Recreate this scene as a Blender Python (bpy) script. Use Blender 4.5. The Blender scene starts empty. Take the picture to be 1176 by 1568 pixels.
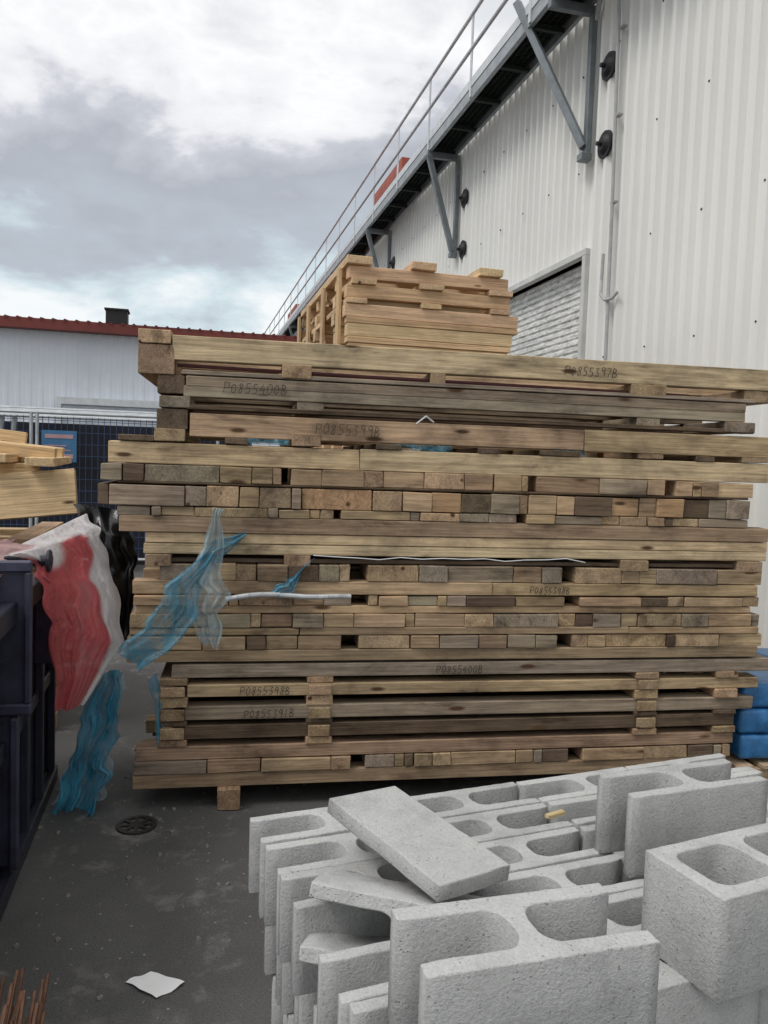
import bpy, random
from math import *
from mathutils import Vector, Matrix, noise
R=random.Random(7)
SC=bpy.context.scene
COL=SC.collection
# ------------------------------------------------------------ helpers
def link(o,parent=None):
    COL.objects.link(o)
    if parent: o.parent=parent
    return o
def empty(name,loc=(0,0,0),rz=0):
    e=bpy.data.objects.new(name,None);e.location=loc;e.rotation_euler=(0,0,rz);e.empty_display_size=.1
    return link(e)
class B:
    def __init__(s): s.v=[];s.f=[];s.c=[];s.g=[]
    def box(s,x0,x1,y0,y1,z0,z1,ax=0,col=(1,1,1),j=0.0,M=None):
        b=len(s.v);off=R.uniform(0,50);py,pz_=R.uniform(-.06,.06),R.uniform(-.06,.06)
        cx,cy,cz=(x0+x1)/2,(y0+y1)/2,(z0+z1)/2
        for x in (x0,x1):
            for y in (y0,y1):
                for z in (z0,z1):
                    p=Vector((x+R.uniform(-j,j),y+R.uniform(-j,j),z+R.uniform(-j,j)))
                    l=(x-cx,y-cy,z-cz)
                    if ax==0:g=(l[0]+off,l[1]+py,l[2]+pz_)
                    elif ax==1:g=(l[1]+off,l[0]+py,l[2]+pz_)
                    else:g=(l[2]+off,l[0]+py,l[1]+pz_)
                    if M: p=M@p
                    s.v.append(p);s.g.append(g);s.c.append((*col,1))
        for q in ((0,1,3,2),(4,6,7,5),(0,4,5,1),(2,3,7,6),(0,2,6,4),(1,5,7,3)):
            s.f.append([b+i for i in q])
    def cyl(s,p,q,r,n=10,col=(1,1,1),r2=None):
        p=Vector(p);q=Vector(q);d=(q-p).normalized();u=d.orthogonal().normalized();w=d.cross(u);b=len(s.v)
        if r2 is None:r2=r
        for k,(c,rr) in enumerate(((p,r),(q,r2))):
            for i in range(n):
                a=2*pi*i/n;s.v.append(c+(u*cos(a)+w*sin(a))*rr);s.g.append((k*(q-p).length,cos(a)*rr,sin(a)*rr));s.c.append((*col,1))
        for i in range(n): s.f.append([b+i,b+(i+1)%n,b+n+(i+1)%n,b+n+i])
        s.f.append([b+i for i in range(n)][::-1]);s.f.append([b+n+i for i in range(n)])
    def tube(s,pts,r,n=8,col=(1,1,1)):
        for a,b in zip(pts,pts[1:]): s.cyl(a,b,r,n,col)
    def beam(s,p,q,w,h,col=(1,1,1)):
        p=Vector(p);q=Vector(q);d=(q-p).normalized();u=d.cross(Vector((0,0,1)))
        if u.length<.05:u=Vector((0,1,0))
        u.normalize();t=u.cross(d);M=Matrix((( d.x,u.x,t.x,p.x),(d.y,u.y,t.y,p.y),(d.z,u.z,t.z,p.z),(0,0,0,1)))
        s.box(0,(q-p).length,-w/2,w/2,-h/2,h/2,0,col,0,M)
    def obj(s,name,mat,parent=None,bev=0,smooth=False):
        me=bpy.data.meshes.new(name);me.from_pydata([tuple(v) for v in s.v],[],s.f)
        a=me.attributes.new('gc','FLOAT_VECTOR','POINT');a.data.foreach_set('vector',[k for g in s.g for k in g])
        c=me.color_attributes.new('col','FLOAT_COLOR','POINT');c.data.foreach_set('color',[k for g in s.c for k in g])
        me.materials.append(mat);me.update()
        if smooth:
            for p in me.polygons:p.use_smooth=True
        o=bpy.data.objects.new(name,me);link(o,parent)
        if bev:
            m=o.modifiers.new('b','BEVEL');m.width=bev;m.segments=1;m.limit_method='ANGLE'
        return o
def mat(name):
    m=bpy.data.materials.new(name);m.use_nodes=True;nt=m.node_tree
    return m,nt,nt.nodes['Principled BSDF']
def N(nt,t,**k):
    n=nt.nodes.new(t)
    for a,b in k.items():
        if a.startswith('i_'): n.inputs[a[2:].replace('_',' ')].default_value=b
        else:setattr(n,a,b)
    return n
def ramp(nt,src,stops):
    r=nt.nodes.new('ShaderNodeValToRGB');e=r.color_ramp.elements
    while len(e)<len(stops):e.new(.5)
    for k,(p,c) in zip(e,stops):
        k.position=p;k.color=(c,c,c,1) if isinstance(c,(int,float)) else (*c,1)
    nt.links.new(src,r.inputs[0]);return r.outputs[0]
def mul(nt,a,b,f=1,mode='MULTIPLY'):
    m=nt.nodes.new('ShaderNodeMix');m.data_type='RGBA';m.blend_type=mode
    for s,v in ((0,f),(6,a),(7,b)):
        if hasattr(v,'is_linked'):nt.links.new(v,m.inputs[s])
        else:m.inputs[s].default_value=v if isinstance(v,(int,float)) else (*v,1)
    return m.outputs[2]
def mapping(nt,src,sc):
    m=nt.nodes.new('ShaderNodeMapping');m.inputs['Scale'].default_value=sc;nt.links.new(src,m.inputs['Vector']);return m.outputs[0]
def noi(nt,vec,scale=1,detail=4,rough=.6,dist=0):
    n=N(nt,'ShaderNodeTexNoise');n.inputs['Scale'].default_value=scale;n.inputs['Detail'].default_value=detail;n.inputs['Roughness'].default_value=rough;n.inputs['Distortion'].default_value=dist
    nt.links.new(vec,n.inputs['Vector']);return n.outputs['Fac']
def bump(nt,h,bs,st=.3,d=.01):
    b=N(nt,'ShaderNodeBump');b.inputs['Strength'].default_value=st;b.inputs['Distance'].default_value=d
    nt.links.new(h,b.inputs['Height']);nt.links.new(b.outputs[0],bs.inputs['Normal'])
def geo(nt): return N(nt,'ShaderNodeNewGeometry').outputs['Position']
def simple(name,col,rough=.6,metal=0,var=.25,sc=4,bst=.1):
    m,nt,bs=mat(name);p=geo(nt)
    n=noi(nt,p,sc,4,.65);v=ramp(nt,n,[(.3,1-var),(.7,1+var*.3)])
    nt.links.new(mul(nt,col,v),bs.inputs['Base Color']);bs.inputs['Roughness'].default_value=rough;bs.inputs['Metallic'].default_value=metal
    if bst>.15: bump(nt,noi(nt,p,sc*12,2),bs,bst,.004)
    return m
# ------------------------------------------------------------ materials
def woodmat(name,weather=1.0):
    m,nt,bs=mat(name)
    g=N(nt,'ShaderNodeAttribute',attribute_name='gc').outputs['Vector'];c=N(nt,'ShaderNodeAttribute',attribute_name='col').outputs['Color']
    w=N(nt,'ShaderNodeTexWave',wave_type='RINGS',rings_direction='X');w.inputs['Scale'].default_value=26;w.inputs['Distortion'].default_value=4.5;w.inputs['Detail'].default_value=2;w.inputs['Detail Scale'].default_value=1.2
    nt.links.new(mapping(nt,g,(.10,1,1)),w.inputs['Vector'])
    fine=noi(nt,mapping(nt,g,(3,90,90)),1,4,.72)
    blot=noi(nt,mapping(nt,g,(2.6,11,11)),1,5,.68,.5)
    vor=N(nt,'ShaderNodeTexVoronoi');vor.inputs['Scale'].default_value=1;nt.links.new(mapping(nt,g,(2.6,9,9)),vor.inputs['Vector'])
    col=mul(nt,c,ramp(nt,w.outputs['Fac'],[(.0,.76),(.6,1.08)]),.45)
    col=mul(nt,col,ramp(nt,fine,[(.3,.56),(.62,1.14)]),.85)
    col=mul(nt,col,ramp(nt,blot,[(.28,(.33,.32,.33)),(.43,(.78,.76,.75)),(.55,(1.02,1.01,1.0)),(.8,(1.2,1.19,1.16))]),weather)
    kn=ramp(nt,vor.outputs['Distance'],[(.07,0),(.13,1)])
    col=mul(nt,(.10,.055,.03),col,kn,'MIX')
    big=noi(nt,geo(nt),2.6,5,.66);col=mul(nt,col,ramp(nt,big,[(.32,(.55,.54,.55)),(.46,(.92,.91,.90)),(.62,(1.14,1.12,1.09))]),weather*.9)
    nt.links.new(col,bs.inputs['Base Color']);bs.inputs['Roughness'].default_value=.85;bs.inputs['Specular IOR Level'].default_value=.2
    bump(nt,fine,bs,.45,.004);return m
WOOD=woodmat('weathered_timber',1);WOODN=woodmat('new_timber',.4)
GALV=simple('galvanised_steel',(.40,.43,.45),.5,.4,.3,6)
GALVP=simple('painted_galv',(.66,.69,.71),.5,.1,.2,6)
GRATE=simple('walkway_grating',(.022,.034,.027),.8,.0,.4,9)
REDM=simple('red_roof_steel',(.19,.035,.025),.6,0,.3,1.5)
BLACK=simple('black_rubber',(.012,.012,.013),.6,0,.3,9)
NAVY=simple('navy_painted_steel',(.032,.034,.052),.4,.1,.5,6)
NAVY2=simple('violet_painted_steel',(.05,.048,.085),.42,.1,.6,9)
NAVYL=simple('navy_wire',(.04,.07,.17),.5,0,.2,3)
WHITEP=simple('white_paint',(.75,.75,.75),.6,0,.15,5)
MAROON=simple('maroon_steel_bar',(.085,.02,.022),.6,0,.3,9)
INK=simple('marker_ink',(.035,.03,.026),.8,0,.1,9,0)
RUST=simple('rusty_rebar',(.15,.075,.045),.85,.2,.5,30)
BLUEW=simple('blue_wrapped_bags',(.05,.22,.50),.32,0,.5,12,.5)
DARKC=simple('shade_cloth',(.02,.024,.035),.85,0,.4,2)
BLKPL=simple('black_plastic_wrap',(.01,.01,.011),.22,0,.3,10,.3)
PAPER=simple('paper',(.8,.8,.8),.8,0,.05,9,0)
IRON=simple('cast_iron',(.05,.045,.04),.6,.5,.4,25)
PEB=simple('grit',(.22,.21,.19),.9,0,.5,40,0)
def wallmat():
    m,nt,bs=mat('white_corrugated_steel');p=geo(nt)
    st=noi(nt,mapping(nt,p,(1.2,1.2,.15)),1,5,.6);bl=noi(nt,p,.5,4,.5)
    c=mul(nt,(.84,.835,.80),ramp(nt,st,[(.3,.94),(.6,1.02)]));c=mul(nt,c,ramp(nt,bl,[(.3,.95),(.7,1.02)]))
    nt.links.new(c,bs.inputs['Base Color']);bs.inputs['Roughness'].default_value=.5;return m
WALL=wallmat()
def doormat():
    m,nt,bs=mat('roller_door_paint');p=geo(nt)
    st=noi(nt,mapping(nt,p,(1,5,22)),1,5,.7,.8)
    nt.links.new(mul(nt,(.80,.79,.75),ramp(nt,st,[(.38,.55),(.5,.85),(.62,1.1)])),bs.inputs['Base Color']);bs.inputs['Roughness'].default_value=.3;return m
DOORM=doormat()
def plastic(name,col,alpha,rough=.2,edge=None,lo=.35):
    m,nt,bs=mat(name);out=nt.nodes['Material Output']
    bs.inputs['Base Color'].default_value=(*col,1);bs.inputs['Roughness'].default_value=rough
    if edge:
        a=N(nt,'ShaderNodeAttribute',attribute_name='col').outputs['Color'];nt.links.new(a,bs.inputs['Base Color'])
    tl=N(nt,'ShaderNodeBsdfTranslucent');tl.inputs[0].default_value=(*col,1)
    if edge: nt.links.new(a,tl.inputs[0])
    mx=N(nt,'ShaderNodeMixShader');mx.inputs[0].default_value=.4
    nt.links.new(bs.outputs[0],mx.inputs[1]);nt.links.new(tl.outputs[0],mx.inputs[2])
    tr=N(nt,'ShaderNodeBsdfTransparent');m2=N(nt,'ShaderNodeMixShader')
    n=noi(nt,mapping(nt,geo(nt),(14,14,5)),1,4,.65,.6);r=ramp(nt,n,[(.35,max(0,alpha-lo)),(.62,min(1,alpha+.2))]);nt.links.new(r,m2.inputs[0])
    nt.links.new(tr.outputs[0],m2.inputs[1]);nt.links.new(mx.outputs[0],m2.inputs[2]);nt.links.new(m2.outputs[0],out.inputs[0])
    bump(nt,noi(nt,geo(nt),25,2,.6,1.5),bs,.7,.012)
    return m
FILM=plastic('pale_blue_film',(.52,.68,.75),.58);FILMB=plastic('blue_film',(.12,.42,.60),.66);FILMT=plastic('blue_tarp_film',(.07,.38,.56),.8,.2,None,.3);SHEET=plastic('red_white_sheet',(.7,.2,.2),.88,.4,True,.12)
def asphalt():
    m,nt,bs=mat('asphalt');p=geo(nt)
    f=noi(nt,p,160,3,.7);b=noi(nt,p,1.3,5,.65);s=noi(nt,p,5.5,7,.75,.3);t=noi(nt,p,1.1,3,.5)
    c=mul(nt,(.082,.081,.079),ramp(nt,f,[(.3,.6),(.7,1.4)]));c=mul(nt,c,ramp(nt,b,[(.3,.78),(.7,1.2)]))
    k=N(nt,'ShaderNodeMath',operation='MULTIPLY');nt.links.new(ramp(nt,s,[(.52,0),(.66,1)]),k.inputs[0]);nt.links.new(ramp(nt,t,[(.42,.06),(.58,.75)]),k.inputs[1])
    c=mul(nt,c,(.24,.23,.21),k.outputs[0],'MIX')
    v=N(nt,'ShaderNodeTexVoronoi');v.inputs['Scale'].default_value=17;nt.links.new(p,v.inputs['Vector'])
    v2=ramp(nt,v.outputs['Distance'],[(.05,1),(.09,0)]);c=mul(nt,c,(.26,.25,.22),v2,'MIX') 
    nt.links.new(c,bs.inputs['Base Color']);bs.inputs['Roughness'].default_value=.85;bump(nt,f,bs,.5,.004);return m
def concrete():
    m,nt,bs=mat('concrete_block');p=geo(nt)
    f=noi(nt,p,150,3,.75);b=noi(nt,p,8,5,.65);q=noi(nt,p,40,3,.6)
    v=N(nt,'ShaderNodeTexVoronoi');v.inputs['Scale'].default_value=110;nt.links.new(p,v.inputs['Vector'])
    pit=ramp(nt,v.outputs['Distance'],[(.10,0),(.26,1)])
    gate=ramp(nt,q,[(.51,1),(.62,0)])
    pp=mul(nt,pit,gate,1,'LIGHTEN')
    oi=N(nt,'ShaderNodeObjectInfo').outputs['Random']
    c=mul(nt,(.50,.502,.492),ramp(nt,f,[(.3,.82),(.7,1.07)]));c=mul(nt,c,ramp(nt,b,[(.3,.76),(.5,.97),(.7,1.05)]))
    c=mul(nt,c,pp,.5);c=mul(nt,c,ramp(nt,oi,[(0,.9),(1,1.05)]))
    nt.links.new(c,bs.inputs['Base Color']);bs.inputs['Roughness'].default_value=.92;bs.inputs['Specular IOR Level'].default_value=.15
    h=mul(nt,f,pp,.8);bump(nt,h,bs,.7,.005);return m
CONC=concrete()
# ------------------------------------------------------------ camera
p=radians(3.8);r=radians(2);yw=radians(14)
f0=Vector((sin(yw),cos(yw),0));r0=Vector((cos(yw),-sin(yw),0));up0=Vector((0,0,1))
fw=f0*cos(p)-up0*sin(p);upc=f0*sin(p)+up0*cos(p)
X=r0*cos(r)+upc*sin(r);Y=-r0*sin(r)+upc*cos(r);Zc=-fw
cam=bpy.data.cameras.new('camera');cam.sensor_fit='VERTICAL';cam.sensor_height=36;cam.lens=28;cam.clip_end=3000;cam.clip_start=.05
co=bpy.data.objects.new('camera',cam);link(co)
co.matrix_world=Matrix(((X.x,Y.x,Zc.x,0),(X.y,Y.y,Zc.y,0),(X.z,Y.z,Zc.z,1.6),(0,0,0,1)));SC.camera=co
# ------------------------------------------------------------ ground
g=B();g.v=[Vector(q) for q in ((-600,-600,0),(600,-600,0),(600,900,0),(-600,900,0))];g.g=[(0,0,0)]*4;g.c=[(1,1,1,1)]*4;g.f=[[0,1,2,3]]
g.obj('asphalt_ground',asphalt())
s=B()
for i in range(320):
    x=R.uniform(-1.2,.6);y=R.uniform(1.8,5.2);q=R.choice((.003,.004,.005,.009));s.cyl((x,y,0.0),(x+R.uniform(-q,q),y,q),q*1.2,5,r2=q*.6)
s.obj('gravel_grit',PEB)
# ------------------------------------------------------------ pallet stack
ST=empty('timber_mat_stack',(.21,3.56,0),radians(-4))
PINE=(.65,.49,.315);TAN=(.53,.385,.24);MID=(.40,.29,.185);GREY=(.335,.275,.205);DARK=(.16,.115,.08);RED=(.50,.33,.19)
def vc(c,a=.14):
    k=1+R.uniform(-a,a);return tuple(x*k*(1+R.uniform(-.04,.04)) for x in c)
b=B();DEP=1.22
def long(z1,z0,s0,s1,c=TAN,d0=0,split=0,th=.09,n=4,join=None):
    for k in range(n):
        dd=d0+k*(DEP-th)/(n-1)+(R.uniform(-.006,.006))
        js=[s0]+(join or [])+[s1]
        for a,e in zip(js,js[1:]):
            cc=vc(c,.08)
            tz=R.uniform(-.002,.002)
            if split:
                zm=(z1+z0)/2
                b.box(a,e-.002,dd,dd+th,zm+.0015,z1+tz,0,vc(c,.1),.0015);b.box(a+R.uniform(-.01,.02),e-.002,dd+R.uniform(-.004,.006),dd+th,z0,zm,0,vc(c,.12),.0015)
            else: b.box(a,e-.002,dd,dd+th,z0,z1+tz,0,cc,.0025)
def cross(z1,z0,items,c=MID,d0=0):
    for (a,e) in items: b.box(a,e,d0+R.uniform(-.01,.004),d0+DEP+.02,z0,z1,1,vc(c,.2),.0015)
def butts(z1,z0,s0,s1,holes=(),cs=(MID,GREY,TAN,DARK),d0=0):
    s=s0
    while s<s1-.03:
        w=R.choice((.09,.09,.14,.045,.19,.14,.24,.32));e=min(s+w,s1);hit=False
        for (h0,h1) in holes:
            if s<h0<e:e=h0
            if h0-.001<=s<h1: hit=True;s=h1;break
        if hit:continue
        if e-s>.015:
            cc=vc(R.choice(cs),.12)
            if R.random()<.09: cc=vc(DARK,.2)
            g=R.choice((.0015,.0015,.003,.005))
            b.box(s+g,e-.001,d0+R.uniform(-.012,.006),d0+R.choice((.3,.4,DEP)),z0,z1-R.uniform(0,.004),R.choice((0,0,1)),cc,.002)
        s=e
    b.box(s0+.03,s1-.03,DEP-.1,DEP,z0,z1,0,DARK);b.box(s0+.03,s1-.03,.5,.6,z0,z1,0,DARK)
# unit A
long(2.10,1.998,-.28,2.66,PINE)
cross(2.118,2.06,[(-.42,-.285)],TAN);cross(2.055,1.93,[(-.42,-.27)],MID)
cross(1.998,1.94,[(.19,.32),(.86,.93),(1.84,2.02),(2.44,2.6)],MID)
# unit B
long(1.955,1.934,-.24,2.5,GREY);long(1.930,1.842,-.22,2.45,GREY,split=1)
cross(1.93,1.85,[(-.34,-.225)],DARK);cross(1.84,1.79,[(-.33,-.2),(.26,.38),(1.88,2.0),(2.34,2.5)],GREY)
# unit C
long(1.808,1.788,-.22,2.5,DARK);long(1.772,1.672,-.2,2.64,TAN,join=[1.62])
cross(1.785,1.70,[(-.34,-.21)],DARK)
cross(1.70,1.645,[(-.35,-.22),(.24,.37),(1.9,2.03),(2.45,2.6)],MID,)
cross(1.668,1.642,[(-.5,-.35),(-.05,.05),(.62,.74),(1.1,1.2),(1.4,1.6),(2.2,2.3)],DARK)
# unit D
long(1.64,1.547,-.54,2.6,PINE,join=[.55])
butts(1.545,1.470,-.57,2.52,[(.20,.24),(1.35,1.39),(2.05,2.1)],(MID,TAN,MID,GREY))
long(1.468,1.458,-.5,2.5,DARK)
butts(1.456,1.365,-.58,2.5,[],(RED,TAN,MID,GREY,MID))
butts(1.363,1.322,-.5,2.5,[(0.44,.47),(1.30,1.35)],(MID,MID,TAN,GREY))
long(1.320,1.252,-.49,2.62,MID)
long(1.247,1.155,-.38,2.62,PINE,split=1)
cross(1.153,1.10,[(-.38,-.27),(.22,.34),(1.84,1.98),(2.46,2.6)],MID)
# unit E
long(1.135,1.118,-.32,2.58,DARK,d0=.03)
butts(1.114,1.038,-.32,2.6,[(.52,.6),(1.54,1.61)],(MID,GREY,MID,GREY))
long(1.036,.978,-.43,2.58,TAN,join=[1.2])
butts(.974,.928,-.43,2.6,[(.53,.61),(1.56,1.63)],(MID,TAN,GREY))
long(.926,.893,-.42,2.55,TAN)
butts(.890,.828,-.44,2.6,[],(MID,TAN,MID,GREY))
long(.826,.792,-.44,2.6,MID,join=[.3,1.9])
butts(.790,.728,-.45,2.62,[(.49,.57),(1.53,1.6)],(MID,GREY,TAN,MID))
long(.726,.672,-.45,2.6,MID)
# unit F
long(.660,.600,-.26,2.68,GREY)
long(.568,.514,-.19,2.62,TAN);long(.466,.406,-.2,2.6,GREY);long(.382,.322,-.2,2.5,DARK);long(.288,.229,-.41,2.5,MID)
PS=[(-.31,-.19),(.34,.46),(1.95,2.07),(2.38,2.5)]
cross(.600,.5695,PS,MID);cross(.512,.468,PS,TAN);cross(.404,.384,PS,DARK);cross(.320,.290,PS,MID)
for (a,e) in ((-.305,-.2),(.35,.45),(1.96,2.06)):
    for (z0,z1) in ((.516,.566),(.408,.464),(.324,.380)):
        b.box(a,e,-.014,-.002,z0+.002,z1+R.uniform(-.006,0),1,vc(MID,.25),.001)
butts(.227,.166,-.42,2.48,[(.55,.62),(1.62,1.69)],(TAN,MID,GREY,MID))
long(.164,.102,-.42,2.46,MID)
b.obj('mats',WOOD,ST,.003)
b=B()
b.box(-.05,.05,-.03,DEP,0.002,.1,1,vc(MID),.002)
for s in (1.05,2.1): b.box(s,s+.1,.3,DEP,0.002,.1,1,vc(MID),.002)
b.obj('dunnage',WOOD,ST,.003)
b=B();b.tube([(-.26,.03,1.975),(.6,.02,1.966),(1.4,.025,1.962),(2.16,.03,1.957)],.008);b.obj('steel_bar',MAROON,ST)
GL={'P':[[(0,0),(0,1),(.45,.95),(.5,.7),(.4,.5),(0,.45)]],'0':[[(.25,1),(.02,.7),(.05,.2),(.25,0),(.48,.3),(.45,.8),(.25,1)]],
'8':[[(.45,.9),(.2,1),(.08,.8),(.4,.4),(.4,.1),(.2,0),(.05,.2),(.45,.75),(.45,.9)]],'5':[[(.5,1),(.1,1),(.08,.55),(.4,.55),(.48,.25),(.3,0),(.02,.05)]],
'3':[[(.05,.95),(.45,.95),(.2,.55),(.48,.35),(.35,0),(.02,.08)]],'9':[[(.45,.7),(.2,.55),(.05,.75),(.2,1),(.45,.9),(.45,0)]],'7':[[(.02,1),(.5,1),(.2,0)]],
'4':[[(.3,1),(.02,.4),(.5,.4)],[(.4,.7),(.38,0)]],'1':[[(.22,1),(.25,0)]],'B':[[(.03,0),(.05,1),(.4,.85),(.35,.6),(.05,.52),(.5,.35),(.4,.05),(.03,0)]]}
def mark(bb,t,s,z,h,d=-.0115):
    x=s
    for ch in t:
        jz=R.uniform(-.06,.06)*h;k=h*R.uniform(.9,1.08)
        for st in GL[ch]:
            P=[Vector((x+a*k*.95+c*k*.12,d+R.uniform(-.0004,0),z+jz+c*k)) for a,c in st]
            for a,c in zip(P,P[1:]): bb.cyl(a,c,.0017,4)
        x+=h*.70
b=B()
for t,s,z,h in (('P0855397B',1.50,2.022,.042),('P0855400B',-.06,1.864,.044),('P0855399B',.345,1.70,.047),('P0855398B',1.38,.988,.032),('P0855400B',.94,.612,.036),('P0855398B',.04,.523,.036),('P0855391B',.06,.418,.036)):
    mark(b,t,s,z,h)
b.obj('marker_writing',INK,ST)
b=B()
pts=[(.35+.1*i,-.012+.006*sin(i*2.1),1.146+.006*sin(i*1.3)+(.012 if i%4==0 else 0)) for i in range(14)];b.tube(pts,.0025,5,(1,1,1))
b.tube([(.80,-.012,1.765),(.84,-.03,1.80),(.88,-.012,1.775)],.004,5)
b.obj('strapping',WHITEP,ST)
b=B();pts=[(-.03+.05*i,-.05-.01*sin(i*.9),.985+.008*sin(i*.7)-.0006*(i-6)**2) for i in range(12)];b.tube(pts,.0115,10)
b.obj('grey_tube',simple('grey_white_tube',(.5,.51,.52),.4,.1,.3,20),ST)
# ------------------------------------------------------------ sheets
def sheet(name,L,Rr,m,parent=None,nu=22,nv=48,amp=.02,fr=14,cf=None,seed=0):
    def interp(P,t):
        t*=len(P)-1;i=min(int(t),len(P)-2);k=t-i;k=k*k*(3-2*k)*.5+k*.5;return Vector(P[i]).lerp(Vector(P[i+1]),k)
    s=B()
    for i in range(nv+1):
        t=i/nv;a=interp(L,t);c=interp(Rr,t)
        w=(c-a)
        a=a-w*.10*noise.noise(Vector((t*7,seed,1)))*2;c=c+w*.12*noise.noise(Vector((t*6,seed,9)))*2
        for j in range(nu+1):
            u=j/nu;q=a.lerp(c,u);n=noise.noise(Vector((u*fr*.35+seed,t*1.5,seed*3.1)))*2+.9*(abs(noise.noise(Vector((u*fr+seed,t*2.5+2,0))))*2-.5)
            e=noise.noise(Vector((t*9,seed+5,u)))*amp*.6
            s.v.append(q+Vector((e,-n*amp,e*.6)));s.g.append((u,t,0));s.c.append((*(cf(u,t) if cf else (1,1,1)),1))
    for i in range(nv):
        for j in range(nu):
            k=i*(nu+1)+j;s.f.append([k,k+1,k+nu+2,k+nu+1])
    return s.obj(name,m,parent,0,True)
d=-.07
sheet('plastic_film',[(-.09,d,1.37),(-.13,d,1.2),(-.22,d,1.05),(-.19,d,.9),(-.13,d,.77)],[(-.045,d,1.36),(-.05,d,1.2),(-.035,d,1.03),(-.04,d,.9),(-.06,d,.74)],FILM,ST,amp=.02,fr=18,seed=1)
sheet('plastic_film_twist',[(.06,-.03,1.265),(-.1,d,1.21),(-.27,d,1.03),(-.37,d,.86),(-.48,d,.74)],[(.05,-.03,1.235),(-.07,d,1.13),(-.15,d,.96),(-.19,d,.80),(-.38,d,.66)],FILMB,ST,amp=.03,fr=14,seed=4)
sheet('plastic_film_corner',[(.36,-.02,1.15),(.24,-.03,1.05),(.16,-.04,1.0)],[(.30,-.02,1.10),(.27,-.03,1.0),(.2,-.04,.97)],FILMB,ST,amp=.015,seed=8,nv=20)
sheet('plastic_film_edge',[(-.36,-.02,.60),(-.33,-.02,.5),(-.32,-.02,.3)],[(-.32,.02,.62),(-.30,.0,.5),(-.29,.0,.34)],FILMB,ST,amp=.01,seed=18,nv=20)
for i,(s0,s1) in enumerate(((0,.35),(.75,1.05),(1.6,1.75))):
    sheet('blue_liner',[(s0,.3,1.70),(s0,.25,1.645)],[(s1,.3,1.70),(s1,.25,1.645)],FILMB,ST,amp=.02,seed=30+i,nv=6)
sheet('blue_liner',[(1.95,.5,1.84),(1.95,.4,1.76)],[(2.2,.5,1.84),(2.2,.4,1.76)],FILMB,ST,amp=.01,seed=40,nv=6)
sheet('blue_liner',[(-.1,.6,2.0),(-.1,.6,1.97)],[(.2,.6,2.0),(.2,.6,1.97)],FILMB,ST,amp=.01,seed=41,nv=6)
TP=empty('blue_tarpaulin')
sheet('hanging_fold',[(-.35,3.62,.62),(-.43,3.62,.42),(-.48,3.66,.2),(-.54,3.62,.015)],[(-.25,3.62,.64),(-.27,3.6,.4),(-.31,3.62,.2),(-.37,3.6,.015)],FILMT,TP,nu=40,amp=.04,fr=13,seed=6)
sheet('hanging_fold_back',[(-.36,3.72,.60),(-.42,3.74,.42),(-.48,3.75,.2),(-.56,3.72,.01)],[(-.26,3.7,.60),(-.28,3.7,.4),(-.31,3.72,.2),(-.34,3.72,.01)],FILM,TP,amp=.03,fr=12,seed=13)
# ------------------------------------------------------------ rear pallet stack
PT=empty('pallet_stack',(1.08,5.6,0),0)
b=B();z=2.955;k=0
PCH=(.72,.52,.32)
Y0=0;DY=2.3
def frontrow(z0,z1,x0,x1,c):
    for q in range(6):
        y=Y0+q*(DY-.05)/5;b.box(x0,x1,y+R.uniform(-.01,.0),y+.09,z0,z1,0,vc(c,.1),.002)
for x in (0,.47,.98): b.box(x-.02,x+.16,Y0-.05,DY,z,z+.055,1,vc(PCH),.002)
frontrow(2.865,2.953,.0,1.2,PCH)
for x in (.02,.52,1.05): b.box(x,x+.18,Y0-.03,DY,2.825,2.863,1,vc(PCH),.002)
z=2.823
while z>.1:
    k+=1;jx=R.uniform(-.04,.04);x1=1.24+R.uniform(-.03,.05)
    frontrow(z-.09,z-.002,jx,x1,PCH if k%4 else (.64,.42,.24));z-=.092
    if k%3==1:
        for x in (0,.55,1.08): b.box(x+jx,x+jx+.15,Y0-.02,DY,z-.04,z-.002,1,vc(PCH,.15),.002)
        b.box(.16+jx,1.0,.05,.09,z-.04,z-.002,0,vc(MID),.001);z-=.042
    else:
        frontrow(z-.042,z-.002,jx+R.uniform(-.03,.03),x1+R.uniform(-.05,.03),(.68,.48,.29));z-=.044
for y in (0.1,.8,1.6,2.2): b.box(-.05,-.045+.02,y,y+.1,2.2,2.95,2,vc((.64,.46,.27)),.001)
b.obj('pallets',WOODN,PT,.003)
# ------------------------------------------------------------ corrugated panel
def corr(name,y0,y1,z0,z1,x,parent,m,pitch=.2,depth=.03,axis='y'):
    s=B();pr=[];y=y0
    while y<y1:
        for dy,dx in ((0,0),(.50,0),(.62,1),(.88,1)):
            yy=y+dy*pitch
            if yy<=y1: pr.append((yy,x-dx*depth))
        y+=pitch
    pr.append((y1,x))
    for (yy,xx) in pr:
        for z in (z0,z1):
            s.v.append(Vector((xx,yy,z)) if axis=='y' else Vector((yy,xx,z)));s.g.append((0,0,0));s.c.append((1,1,1,1))
    for i in range(len(pr)-1): s.f.append([2*i,2*i+1,2*i+3,2*i+2])
    return s.obj(name,m,parent)
WH=empty('warehouse')
TOP=7.0
PI_,DP=.2,.06
corr('wall_near',-4,8.45,0,TOP,4.445,WH,WALL,PI_,DP);corr('wall_over_door',8.46,12.6,4.05,TOP,4.445,WH,WALL,PI_,DP);corr('wall_far',12.61,60,0,TOP,4.445,WH,WALL,PI_,DP)
s=B()
s.box(4.33,4.42,8.38,12.68,3.985,4.06);s.box(4.33,4.56,8.38,8.46,0,3.984);s.box(4.33,4.56,12.60,12.68,0,3.984)
s.obj('door_frame',simple('cream_flashing',(.6,.6,.57),.5,0,.2,4),WH,.004)
s=B();z=0
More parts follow.
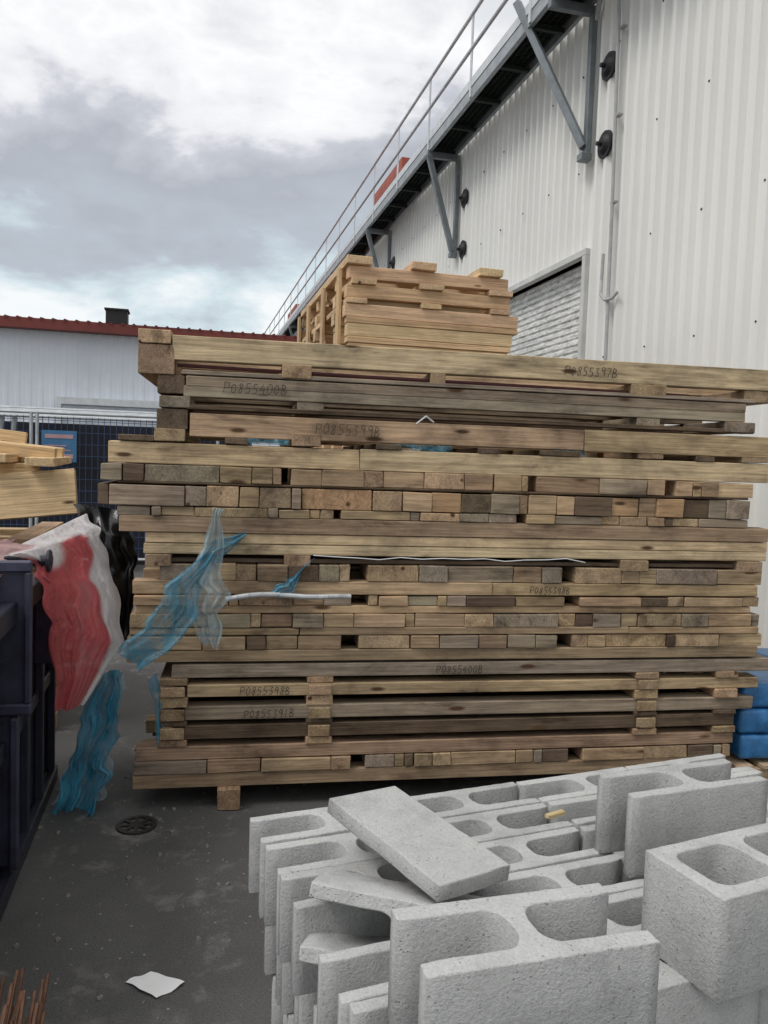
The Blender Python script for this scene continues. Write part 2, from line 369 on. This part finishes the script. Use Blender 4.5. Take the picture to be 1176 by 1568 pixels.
while z<4.0:
    bb=len(s.v)
    for (dz,dx) in ((0,0),(.02,.02),(.06,.02),(.08,0)):
        for y in (8.47,12.59): s.v.append(Vector((4.54-dx,y,z+dz)));s.g.append((0,0,0));s.c.append((1,1,1,1))
    for i in range(3): s.f.append([bb+2*i,bb+2*i+1,bb+2*i+3,bb+2*i+2])
    z+=.08
s.obj('roller_door',DOORM,WH)
s=B();s.v=[Vector(q) for q in ((4.46,-4,TOP),(4.46,60,TOP),(24,60,TOP+2.2),(24,-4,TOP+2.2),(24,-4,0),(24,60,0),(4.46,-4,0),(4.46,60,0))];s.g=[(0,0,0)]*8;s.c=[(1,1,1,1)]*8;s.f=[[0,1,2,3],[3,2,5,4],[6,0,3,4],[7,5,2,1]]
s.obj('roof',REDM,WH)
s=B()
for z in (.6,1.7,2.8,3.9,5.0,6.1):
    y=-1.0+.15
    while y<30:
        if not(8.4<y<12.6 and z<4.1): s.cyl((4.39,y,z+R.uniform(-.02,.02)),(4.378,y,z),.009,6)
        y+=.8
s.obj('wall_screws',BLACK,WH)
s=B();s.tube([(4.36,8.42,7.0),(4.33,8.40,6.55),(4.33,8.3,6.72),(4.33,8.1,6.72),(4.33,7.93,6.6),(4.33,7.9,6.3),(4.34,7.86,4.5),(4.34,7.82,2.4)],.020,8)
for z in (6.2,5.3,4.4,3.4):s.box(4.335,4.39,7.82,7.90,z,z+.02)
s.tube([(4.34,7.99,3.9),(4.34,8.0,3.62),(4.31,7.95,3.46),(4.31,7.85,3.38),(4.33,7.74,3.38),(4.36,7.68,3.44)],.018,8)
s.obj('conduit',simple('grey_conduit',(.45,.45,.45),.5,0,.2,9),WH)
s=B()
for yb in (8.16,12.82,17.5,22.2):
    for z in (5.95,5.12):
        s.cyl((4.40,yb,z),(4.37,yb,z),.15,20,r2=.145);s.cyl((4.37,yb,z),(4.33,yb,z),.11,18,r2=.07);s.cyl((4.33,yb,z),(4.28,yb,z),.025,8)
s.obj('wall_anchors',BLACK,WH)
# ------------------------------------------------------------ walkway
WK=empty('steel_walkway')
xo,xi=3.83,4.33
s=B()
s.box(xo-.01,xo+.05,-3,60,6.74,6.92);s.box(xi-.05,xi,-3,60,6.74,6.92)
s.obj('stringers',GALV,WK,.004)
s=B();y=-2.9
while y<46:
    s.box(xo+.05,xi-.05,y,y+.06,6.745,6.80);y+=1.0
s.box(xo+.05,xi-.05,-3,60,6.886,6.89)  # solid plate added above the bars to shut out sky and darken the underside
y=-3
while y<30:
    s.box(xo+.05,xi-.05,y,y+.012,6.85,6.885);y+=.06
for x in (3.92,4.0,4.08,4.16,4.24): s.box(x,x+.006,-3,60,6.825,6.849)
s.obj('grating_and_dark_plate',GRATE,WK)
s=B()
ys=[5.0,7.03]+[9.05+2.03*i for i in range(24)]
for y in ys: s.box(xo-.03,xo-.012,y-.03,y+.03,6.76,7.9)
for z in (7.9,7.42): s.cyl((xo-.03,-3,z),(xo-.03,58,z),.026,8)
s.box(xo-.02,xo-.0125,-3,58,6.90,7.02)
s.obj('handrail',GALVP,WK)
s=B()
for yb in (3.8,8.5,13.12,17.8,22.5,27.1,31.8,36.4,41):
    s.box(4.31,4.38,yb-.04,yb+.04,5.1,6.74)
    s.box(xo-.03,4.31,yb-.04,yb+.04,6.64,6.739)
    if yb==8.5: s.beam((4.30,8.5,5.2),(3.75,9.32,7.12),.085,.085)
    else: s.beam((4.30,yb,5.15),(xo,yb,6.68),.085,.085)
    s.box(4.25,4.38,yb-.06,yb+.06,5.05,5.13)
s.obj('brackets',simple('bracket_steel',(.22,.245,.26),.5,.4,.3,6),WK,.004)
s=B();s.beam((4.15,15.6,7.42),(4.15,18.0,7.42),.3,.26);s.beam((4.1,31,7.3),(4.1,33.5,7.3),.3,.26);s.obj('red_cover',simple('faded_red_cover',(.42,.1,.06),.6),WK,.01)
# ------------------------------------------------------------ far building
BD=empty('low_red_roof_building')
corr('wall',-22,3.2,0,4.3,20.0,BD,simple('blue_white_cladding',(.78,.82,.88),.5,0,.1,.7),.25,.012,'x')
s=B();s.box(-22.2,3.3,19.62,19.98,4.28,4.5);s.v+=[Vector(q) for q in ((-22.2,19.65,4.51),(3.3,19.65,4.51),(3.3,32,5.7),(-22.2,32,5.7),(-22.2,32,0),(3.3,32,0))];s.g+=[(0,0,0)]*6;s.c+=[(1,1,1,1)]*6;s.f+=[[8,9,10,11],[11,10,13,12]]
x=-22
while x<3.2: s.cyl((x,19.60,4.50),(x,31,5.62),.035,6);x+=.25
s.obj('roof',REDM,BD)
s=B();s.box(-2.95,-.5,19.85,19.95,2.62,2.78);s.box(-2.95,-2.85,19.85,19.95,0,2.619);s.obj('door_frame',GALVP,BD)
s=B();s.box(-2.84,-.5,19.9,19.94,0,2.6);s.obj('door',simple('pale_door',(.5,.55,.6),.5),BD)
s=B();s.box(-1.9,-1.42,19.9,20.4,4.55,4.86);s.box(-1.93,-1.39,19.87,20.43,4.862,4.9);s.obj('roof_vent',BLACK,BD)
# ------------------------------------------------------------ fence
FE=empty('temporary_fence')
s=B();x=-6
while x<0.9: s.cyl((x,11,.12),(x,11,2.0),.005,4);x+=.075
z=.15
while z<2.0: s.cyl((-6,10.99,z),(.9,10.99,z),.005,4);z+=.15
s.obj('wire_mesh',NAVYL,FE)
s=B()
for x in (-5.9,-4.2,-1.93,-1.86,.4): s.cyl((x,10.97,0),(x,10.97,2.05),.022,8)
for z,y in ((2.03,10.97),(1.98,11.06),(2.06,11.2),(2.0,11.35),(2.1,11.5),(.14,10.97)): s.cyl((-6,y,z),(.9,y+.0,z+.02),.02,8)
for x in (-2.35,-2.2): s.cyl((x,11.1,1.3),(x+.05,11.1,2.0),.03,8)
s.obj('tube_frame',simple('galv_tube',(.55,.58,.6),.4,.3,.3,6),FE)
s=B();s.box(-6,.9,11.6,11.65,0,1.93);s.obj('shade_cloth',DARKC,FE)
SG=B();SG.box(-1.80,-1.38,10.93,10.95,1.42,1.82);sg=SG.obj('fence_sign',simple('blue_sign',(.05,.18,.35),.4))
s=B();s.box(-1.76,-1.42,10.925,10.929,1.72,1.77);s.box(-1.76,-1.5,10.925,10.929,1.62,1.635);s.box(-1.76,-1.45,10.925,10.929,1.56,1.575);s.box(-1.6,-1.42,10.925,10.929,1.46,1.52);s.obj('lettering',simple('sign_red_white',(.5,.3,.32),.6),sg)
# ------------------------------------------------------------ left timber pile
TL=empty('timber_offcut_pile',(0,4.7,0))
b=B();z=.002
while z<1.08:
    for y in (0,.5,1.0): b.box(-2.2+R.uniform(-.05,.05),-.72+R.uniform(-.06,.04),y,y+.1,z,z+.09,0,vc(TAN),.002)
    for x in (-2.1,-1.5,-.95): b.box(x,x+.14,-.02,1.1,z+.092,z+.135,1,vc(TAN),.002)
    z+=.137
def rb(x0,x1,y0,y1,z0,z1,c,rx=0,ry=0,rz=0,ax=0):
    cx=Vector(((x0+x1)/2,(y0+y1)/2,(z0+z1)/2));M=Matrix.Translation(cx)@Matrix.Rotation(rz,4,'Z')@Matrix.Rotation(ry,4,'Y')@Matrix.Rotation(rx,4,'X')@Matrix.Translation(-cx)
    b.box(x0,x1,y0,y1,z0,z1,ax,c,.002,M)
OR=(.74,.54,.31)
rb(-1.6,-.56,-.25,-.2,1.2,1.44,OR,radians(-12),radians(-6),0)
rb(-1.6,-.78,-.1,.0,1.42,1.50,OR,0,radians(-2),.1)
rb(-1.7,-.70,-.06,.04,1.57,1.64,OR,0,radians(5),.05)
rb(-1.7,-.74,.5,.6,1.56,1.64,OR,0,radians(5),.05)
rb(-.84,-.70,-.3,.9,1.50,1.545,OR,0,0,.06,1);rb(-1.35,-1.2,-.3,.9,1.54,1.585,OR,0,0,.06,1)
rb(-1.0,-.88,-.3,.9,1.515,1.56,OR,0,0,-.02,1)
rb(-1.7,-.86,-.0,.08,1.66,1.72,OR,0,radians(6),.1)
b.obj('timbers',WOODN,TL,.003)
# ------------------------------------------------------------ navy steel crate
CR=empty('navy_steel_crate')
s=B()
s.box(-1.6,-.62,2.0,4.0,.06,1.0)
y=2.05
for i in range(7):
    s.box(-.619,-.585,y,y+.04,.03,1.04);y+=.315
s.box(-.618,-.58,1.98,4.03,.0,.07);s.box(-.618,-.565,1.98,4.03,.98,1.06);s.box(-.618,-.60,2.0,4.0,.5,.56)
s.box(-.74,-.64,2.6,3.55,1.061,1.12)
s.cyl((-.66,3.3,1.16),(-.50,3.3,1.16),.022,12);s.cyl((-.52,3.3,1.16),(-.505,3.3,1.16),.045,12);s.cyl((-.60,3.3,1.16),(-.585,3.3,1.16),.045,12);s.box(-.67,-.62,3.26,3.34,1.0,1.18)
s.obj('body',NAVY,CR,.005)
s=B()
s.box(-.85,-.525,2.98,3.01,.68,1.20);s.box(-.85,-.515,2.95,2.979,1.165,1.205);s.box(-.85,-.515,2.95,2.979,.66,.70);s.box(-.54,-.515,2.95,2.979,.70,1.165);s.box(-.66,-.64,2.955,2.979,.70,1.165)
s.box(-.85,-.56,2.98,3.01,.10,.655);s.box(-.585,-.555,2.95,2.979,.10,.65)
s.box(-.60,-.53,3.5,3.53,.70,1.18);s.box(-.60,-.52,3.47,3.499,1.14,1.18)
s.obj('end_flanges',NAVY2,CR,.006)
LT=simple('faded_white_lettering',(.42,.42,.45),.7)
def text(t,size,parent,m,loc,rot):
    cu=bpy.data.curves.new('lettering','FONT');cu.body=t;cu.size=size;cu.materials.append(m);cu.extrude=.0004
    o=bpy.data.objects.new('lettering',cu);link(o,parent);o.location=loc;o.rotation_euler=rot;return o
for i,t in enumerate(('H','I','R','E','2','4')):
    text(t,.26,CR,LT,(-.6185,2.16+.315*i,.62),(pi/2,0,pi/2))
# sheet
def cf(u,t):
    e=.10*sin(t*9)
    def sm(a,b,x): x=max(0,min(1,(x-a)/(b-a)));return x*x*(3-2*x)
    k=max(1-sm(.26,.32,t-.10*sin(u*7)),sm(.74,.80,u-e))
    w=(.80,.76,.76);q=(.62,.12,.13)
    return tuple(w[i]*k+q[i]*(1-k) for i in range(3))
SHO=sheet('plastic_sheet',[(-.72,3.2,1.17),(-.62,3.2,1.2),(-.53,3.25,1.1),(-.5,3.3,.9),(-.49,3.35,.55)],[(-.45,3.9,1.30),(-.36,3.8,1.22),(-.30,3.7,1.0),(-.26,3.6,.75),(-.40,3.5,.52)],SHEET,None,40,60,.028,12,cf,21)
def cf2(u,t): return (.66,.42,.41)
sheet('sheet_side',[(-1.0,2.9,1.27),(-1.0,2.85,1.02)],[(-.58,3.15,1.26),(-.62,2.93,1.12)],SHEET,SHO,16,18,.02,8,cf2,25)
BB=sheet('black_plastic_bundle',[(-.56,4.3,1.32),(-.5,4.2,1.2),(-.46,4.2,1.0),(-.42,4.2,.8),(-.4,4.25,.5)],[(-.30,4.35,1.27),(-.27,4.3,1.15),(-.24,4.3,1.0),(-.25,4.3,.82),(-.3,4.3,.6)],BLKPL,None,14,30,.04,10,None,33)
# ------------------------------------------------------------ blue bags on pallet right
BG=empty('blue_bag_pallet',(2.76,3.42,0),radians(-6))
for l in range(3):
    for i in range(2):
        for j in range(2):
            s=B();jx=R.uniform(-.012,.012);s.box(i*.5+.005+jx,i*.5+.49+jx,j*.4+.004,j*.4+.39,.125+l*.135,.125+l*.135+.128)
            o=s.obj('bag',BLUEW,BG);m=o.modifiers.new('b','BEVEL');m.width=.022;m.segments=3
            for pp in o.data.polygons:pp.use_smooth=True
b=B()
for y in (0,.35,.7): b.box(-.02,1.0,y,y+.1,.002,.08,0,vc(TAN))
for x in range(7): b.box(-.02+x*.15,.08+x*.15,-.02,.82,.082,.104,1,vc(PINE))
b.obj('pallet',WOODN,BG,.002)
# ------------------------------------------------------------ concrete blocks
def curvemesh(name,loops,h=.19,bev=.0028):
    cu=bpy.data.curves.new(name,'CURVE');cu.dimensions='2D';cu.fill_mode='BOTH';cu.extrude=h/2-bev;cu.bevel_depth=bev;cu.bevel_resolution=1;cu.offset=-bev
    for lp in loops:
        sp=cu.splines.new('POLY');sp.points.add(len(lp)-1)
        for q,(x,y) in zip(sp.points,lp):q.co=(x,y,0,1)
        sp.use_cyclic_u=True
    o=bpy.data.objects.new(name,cu);link(o);bpy.context.view_layer.update()
    me=bpy.data.meshes.new_from_object(o.evaluated_get(bpy.context.evaluated_depsgraph_get()));bpy.data.objects.remove(o)
    me.materials.clear();me.materials.append(CONC);me.name=name;return me
LL,WW=.388,.142
def arc(cx,cy,r,a0,a1,n=6): return [(cx+r*cos(radians(a0+(a1-a0)*i/n)),cy+r*sin(radians(a0+(a1-a0)*i/n))) for i in range(n+1)]
t=.029;wb=.034;rr=.034
xl,xr=LL/2-wb/2,LL/2+wb/2
Hl=[(0,0),(LL,0),(LL,t-.003)]+[(LL-.03,t)]+arc(xr+rr,t+rr,rr,270,180)+arc(xr+rr,WW-t-rr,rr,180,90)+[(LL-.03,WW-t),(LL,WW-t+.003),(LL,WW),(0,WW),(0,WW-t+.003),(.03,WW-t)]+arc(xl-rr,WW-t-rr,rr,90,0)+arc(xl-rr,t+rr,rr,0,-90)+[(.03,t),(0,t-.003)]
def rough(lp,a=.0009,step=.02):
    out=[]
    for p0,p1 in zip(lp,lp[1:]+lp[:1]):
        L=hypot(p1[0]-p0[0],p1[1]-p0[1]);n=max(1,int(L/step))
        for i in range(n):
            q=i/n;out.append((p0[0]+(p1[0]-p0[0])*q+R.uniform(-a,a),p0[1]+(p1[1]-p0[1])*q+R.uniform(-a,a)))
    return out
HM=curvemesh('h_block',[rough(Hl)]);HM2=curvemesh('h_block_b',[rough(Hl,.0013)])
def rrect(x0,y0,x1,y1,r): return arc(x1-r,y0+r,r,-90,0)+arc(x1-r,y1-r,r,0,90)+arc(x0+r,y1-r,r,90,180)+arc(x0+r,y0+r,r,180,270)
W2=.19
CM=curvemesh('hollow_block',[rough([(0,0),(LL,0),(LL,W2),(0,W2)]),rrect(.032,.032,LL/2-.016,W2-.032,.03),rrect(LL/2+.016,.032,LL-.032,W2-.032,.03)])
WM=curvemesh('wide_h_block',[rough([(x,y*.18/WW) for x,y in Hl])])
SM=curvemesh('cap_slab',[rough([(0,0),(LL,0),(LL,.2),(0,.2)],.0016,.03)],.036,.003)
def inst(name,me,loc,rz,parent=None,rx=0,ry=0):
    o=bpy.data.objects.new(name,me);link(o,parent);o.location=loc;o.rotation_euler=(rx,ry,rz);return o
BS=empty('concrete_block_stack',(.175,2.0,0),radians(8))
for l,zt in enumerate((.675,.483,.291)):
    for rw in range(7):
        for cl in range(4):
            if l>0 and 0<cl<3 and 0<rw<5: continue
            if l==0 and (rw,cl) in ((3,0),(6,2),(5,3),(6,3),(6,1)): continue
            ox=(0,.035,.05)[l]+R.uniform(-.006,.006)
            inst('block',R.choice((HM,HM2)),(cl*.393+ox,-.145-rw*.148+R.uniform(-.003,.003)+(.0,-.05,-.06)[l],zt-.095-R.uniform(0,.004)),R.uniform(-.014,.014),BS)
b=B()
for y in (-1.05,-.55,-.1): b.box(.08,1.6,y,y+.09,.002,.074,0,vc(TAN),.001)
for x in range(8): b.box(.08+.2*x,.18+.2*x,-1.08,-.02,.076,.096,1,vc(GREY),.0005)
b.obj('pallet',WOOD,BS,.002)
inst('concrete_block',WM,(.348,1.045,.764),radians(2))
inst('concrete_block',HM2,(.993,1.555,.764),radians(6))
inst('concrete_block',CM,(.915,1.142,.766),radians(11))
o=inst('concrete_cap_slab',SM,(0,0,0),0)
o.matrix_world=Matrix.Translation((.50,1.63,.772))@Matrix.Rotation(radians(-66),4,'Z')@Matrix.Rotation(radians(5),4,'Y')@Matrix.Rotation(radians(-5),4,'X')@Matrix.Translation((-LL/2,-.1,0))
o=inst('concrete_block',HM,(0,0,0),0)
o.matrix_world=Matrix.Translation((.45,1.50,.645))@Matrix.Rotation(radians(-35),4,'Z')@Matrix.Rotation(radians(70),4,'X')@Matrix.Rotation(radians(14),4,'Y')@Matrix.Translation((-LL/2,-WW/2,0))
b=B();rb(.93,.99,1.86,1.875,.679,.686,(.5,.4,.22),0,0,.3);rb(1.02,1.07,1.70,1.712,.679,.685,(.5,.4,.22),0,0,-.5);b.obj('wood_splinters',WOODN)
# ------------------------------------------------------------ small ground items
s=B();c=Vector((-.18,3.45,0))
def ring(s,c,r0_,r1_,z0,z1,n=28):
    b_=len(s.v)
    for i in range(n):
        a=2*pi*i/n
        for rr_,z in ((r0_,z1),(r1_,z1),(r1_,z0)): s.v.append(c+Vector((cos(a)*rr_,sin(a)*rr_,z)));s.g.append((0,0,0));s.c.append((1,1,1,1))
    for i in range(n):
        j=(i+1)%n
        for k in (0,1): s.f.append([b_+3*i+k,b_+3*i+k+1,b_+3*j+k+1,b_+3*j+k])
ring(s,c,.066,.085,0,.008);ring(s,c,.0,.03,0,.008)
for i in range(8):
    a=i*pi/4;s.beam(c+Vector((cos(a)*.028,sin(a)*.028,.005)),c+Vector((cos(a)*.067,sin(a)*.067,.005)),.016,.006)
s.obj('drain_cover',IRON)
s=B();P=[(-.15,2.40),(-.06,2.31),(.02,2.36),(-.08,2.44)]
for i in range(7):
    for j in range(7):
        u,v=i/6,j/6;a=Vector(P[0]).lerp(Vector(P[3]),u);e=Vector(P[1]).lerp(Vector(P[2]),u);q=a.lerp(e,v)
        s.v.append(Vector((q.x+.004*sin(v*9),q.y+.004*sin(u*8),.006+.004*sin(u*5+v*3)+.004*noise.noise(Vector((u*6,v*6,0))))));s.g.append((0,0,0));s.c.append((1,1,1,1))
for i in range(6):
    for j in range(6):
        k=i*7+j;s.f.append([k,k+7,k+8,k+1])
s.obj('paper_scrap',PAPER)
s=B()
for i in range(90):
    x=-.62+R.uniform(0,.31);y=1.99+R.uniform(-.06,.16);h=.25+R.uniform(-.08,.05)-(x+.45)*.2
    s.cyl((x-.02,y-.3,.0),(x+R.uniform(-.02,.02),y,h),.0045,6)
s.obj('rebar_bundle',RUST)
# ------------------------------------------------------------ world + sun
sd=Vector((-.56,-.20,.80)).normalized()
W=bpy.data.worlds.new('World');SC.world=W;W.use_nodes=True;nt=W.node_tree;bg=nt.nodes['Background'];bg.inputs[1].default_value=.1
sk=N(nt,'ShaderNodeTexSky',sky_type='NISHITA');sk.sun_disc=False;sk.sun_elevation=asin(sd.z);sk.sun_rotation=atan2(sd.x,sd.y)
tc=N(nt,'ShaderNodeTexCoord').outputs['Generated'];sep=N(nt,'ShaderNodeSeparateXYZ');nt.links.new(tc,sep.inputs[0])
def M(op,a,c=None,cl=False):
    m=N(nt,'ShaderNodeMath',operation=op);m.use_clamp=cl
    for i,v in enumerate((a,c)):
        if v is None:continue
        if hasattr(v,'is_linked'):nt.links.new(v,m.inputs[i])
        else:m.inputs[i].default_value=v
    return m.outputs[0]
zp=M('ADD',M('MAXIMUM',sep.outputs[2],0),.25)
cv=N(nt,'ShaderNodeCombineXYZ');nt.links.new(M('DIVIDE',sep.outputs[0],zp),cv.inputs[0]);nt.links.new(M('DIVIDE',sep.outputs[1],zp),cv.inputs[1])
n1=noi(nt,cv.outputs[0],1.9,7,.52,.3);n2=noi(nt,cv.outputs[0],6.5,6,.6,.2)
h=M('ADD',sep.outputs[2],M('MULTIPLY',M('SUBTRACT',n1,.5),.50))
h=M('ADD',h,M('MULTIPLY',M('SUBTRACT',n2,.5),.14))
cc=ramp(nt,h,[(0,(.88,.92,.94)),(.12,(.93,.96,.97)),(.18,(.66,.77,.82)),(.24,(.49,.54,.60)),(.31,(.45,.475,.53)),(.36,(.58,.60,.65)),(.39,(.86,.87,.90)),(.43,(1,1,1.0)),(.48,(.78,.80,.83)),(.56,(.68,.70,.74)),(.64,(.90,.91,.93)),(.8,(1,1,1)),(1,(1.6,1.6,1.6))])
sc=nt.nodes.new('ShaderNodeVectorMath');sc.operation='SCALE';nt.links.new(cc,sc.inputs[0]);sc.inputs[3].default_value=10.4
nt.links.new(mul(nt,sk.outputs[0],sc.outputs[0],.95,'MIX'),bg.inputs[0])
sl=bpy.data.lights.new('sun','SUN');sl.energy=1.5;sl.angle=radians(18);sl.color=(1,.97,.92);so=bpy.data.objects.new('sun',sl);link(so);so.rotation_euler=(-sd).to_track_quat('-Z','Y').to_euler()
SC.view_settings.view_transform='Standard';SC.view_settings.look='None';SC.view_settings.exposure=0
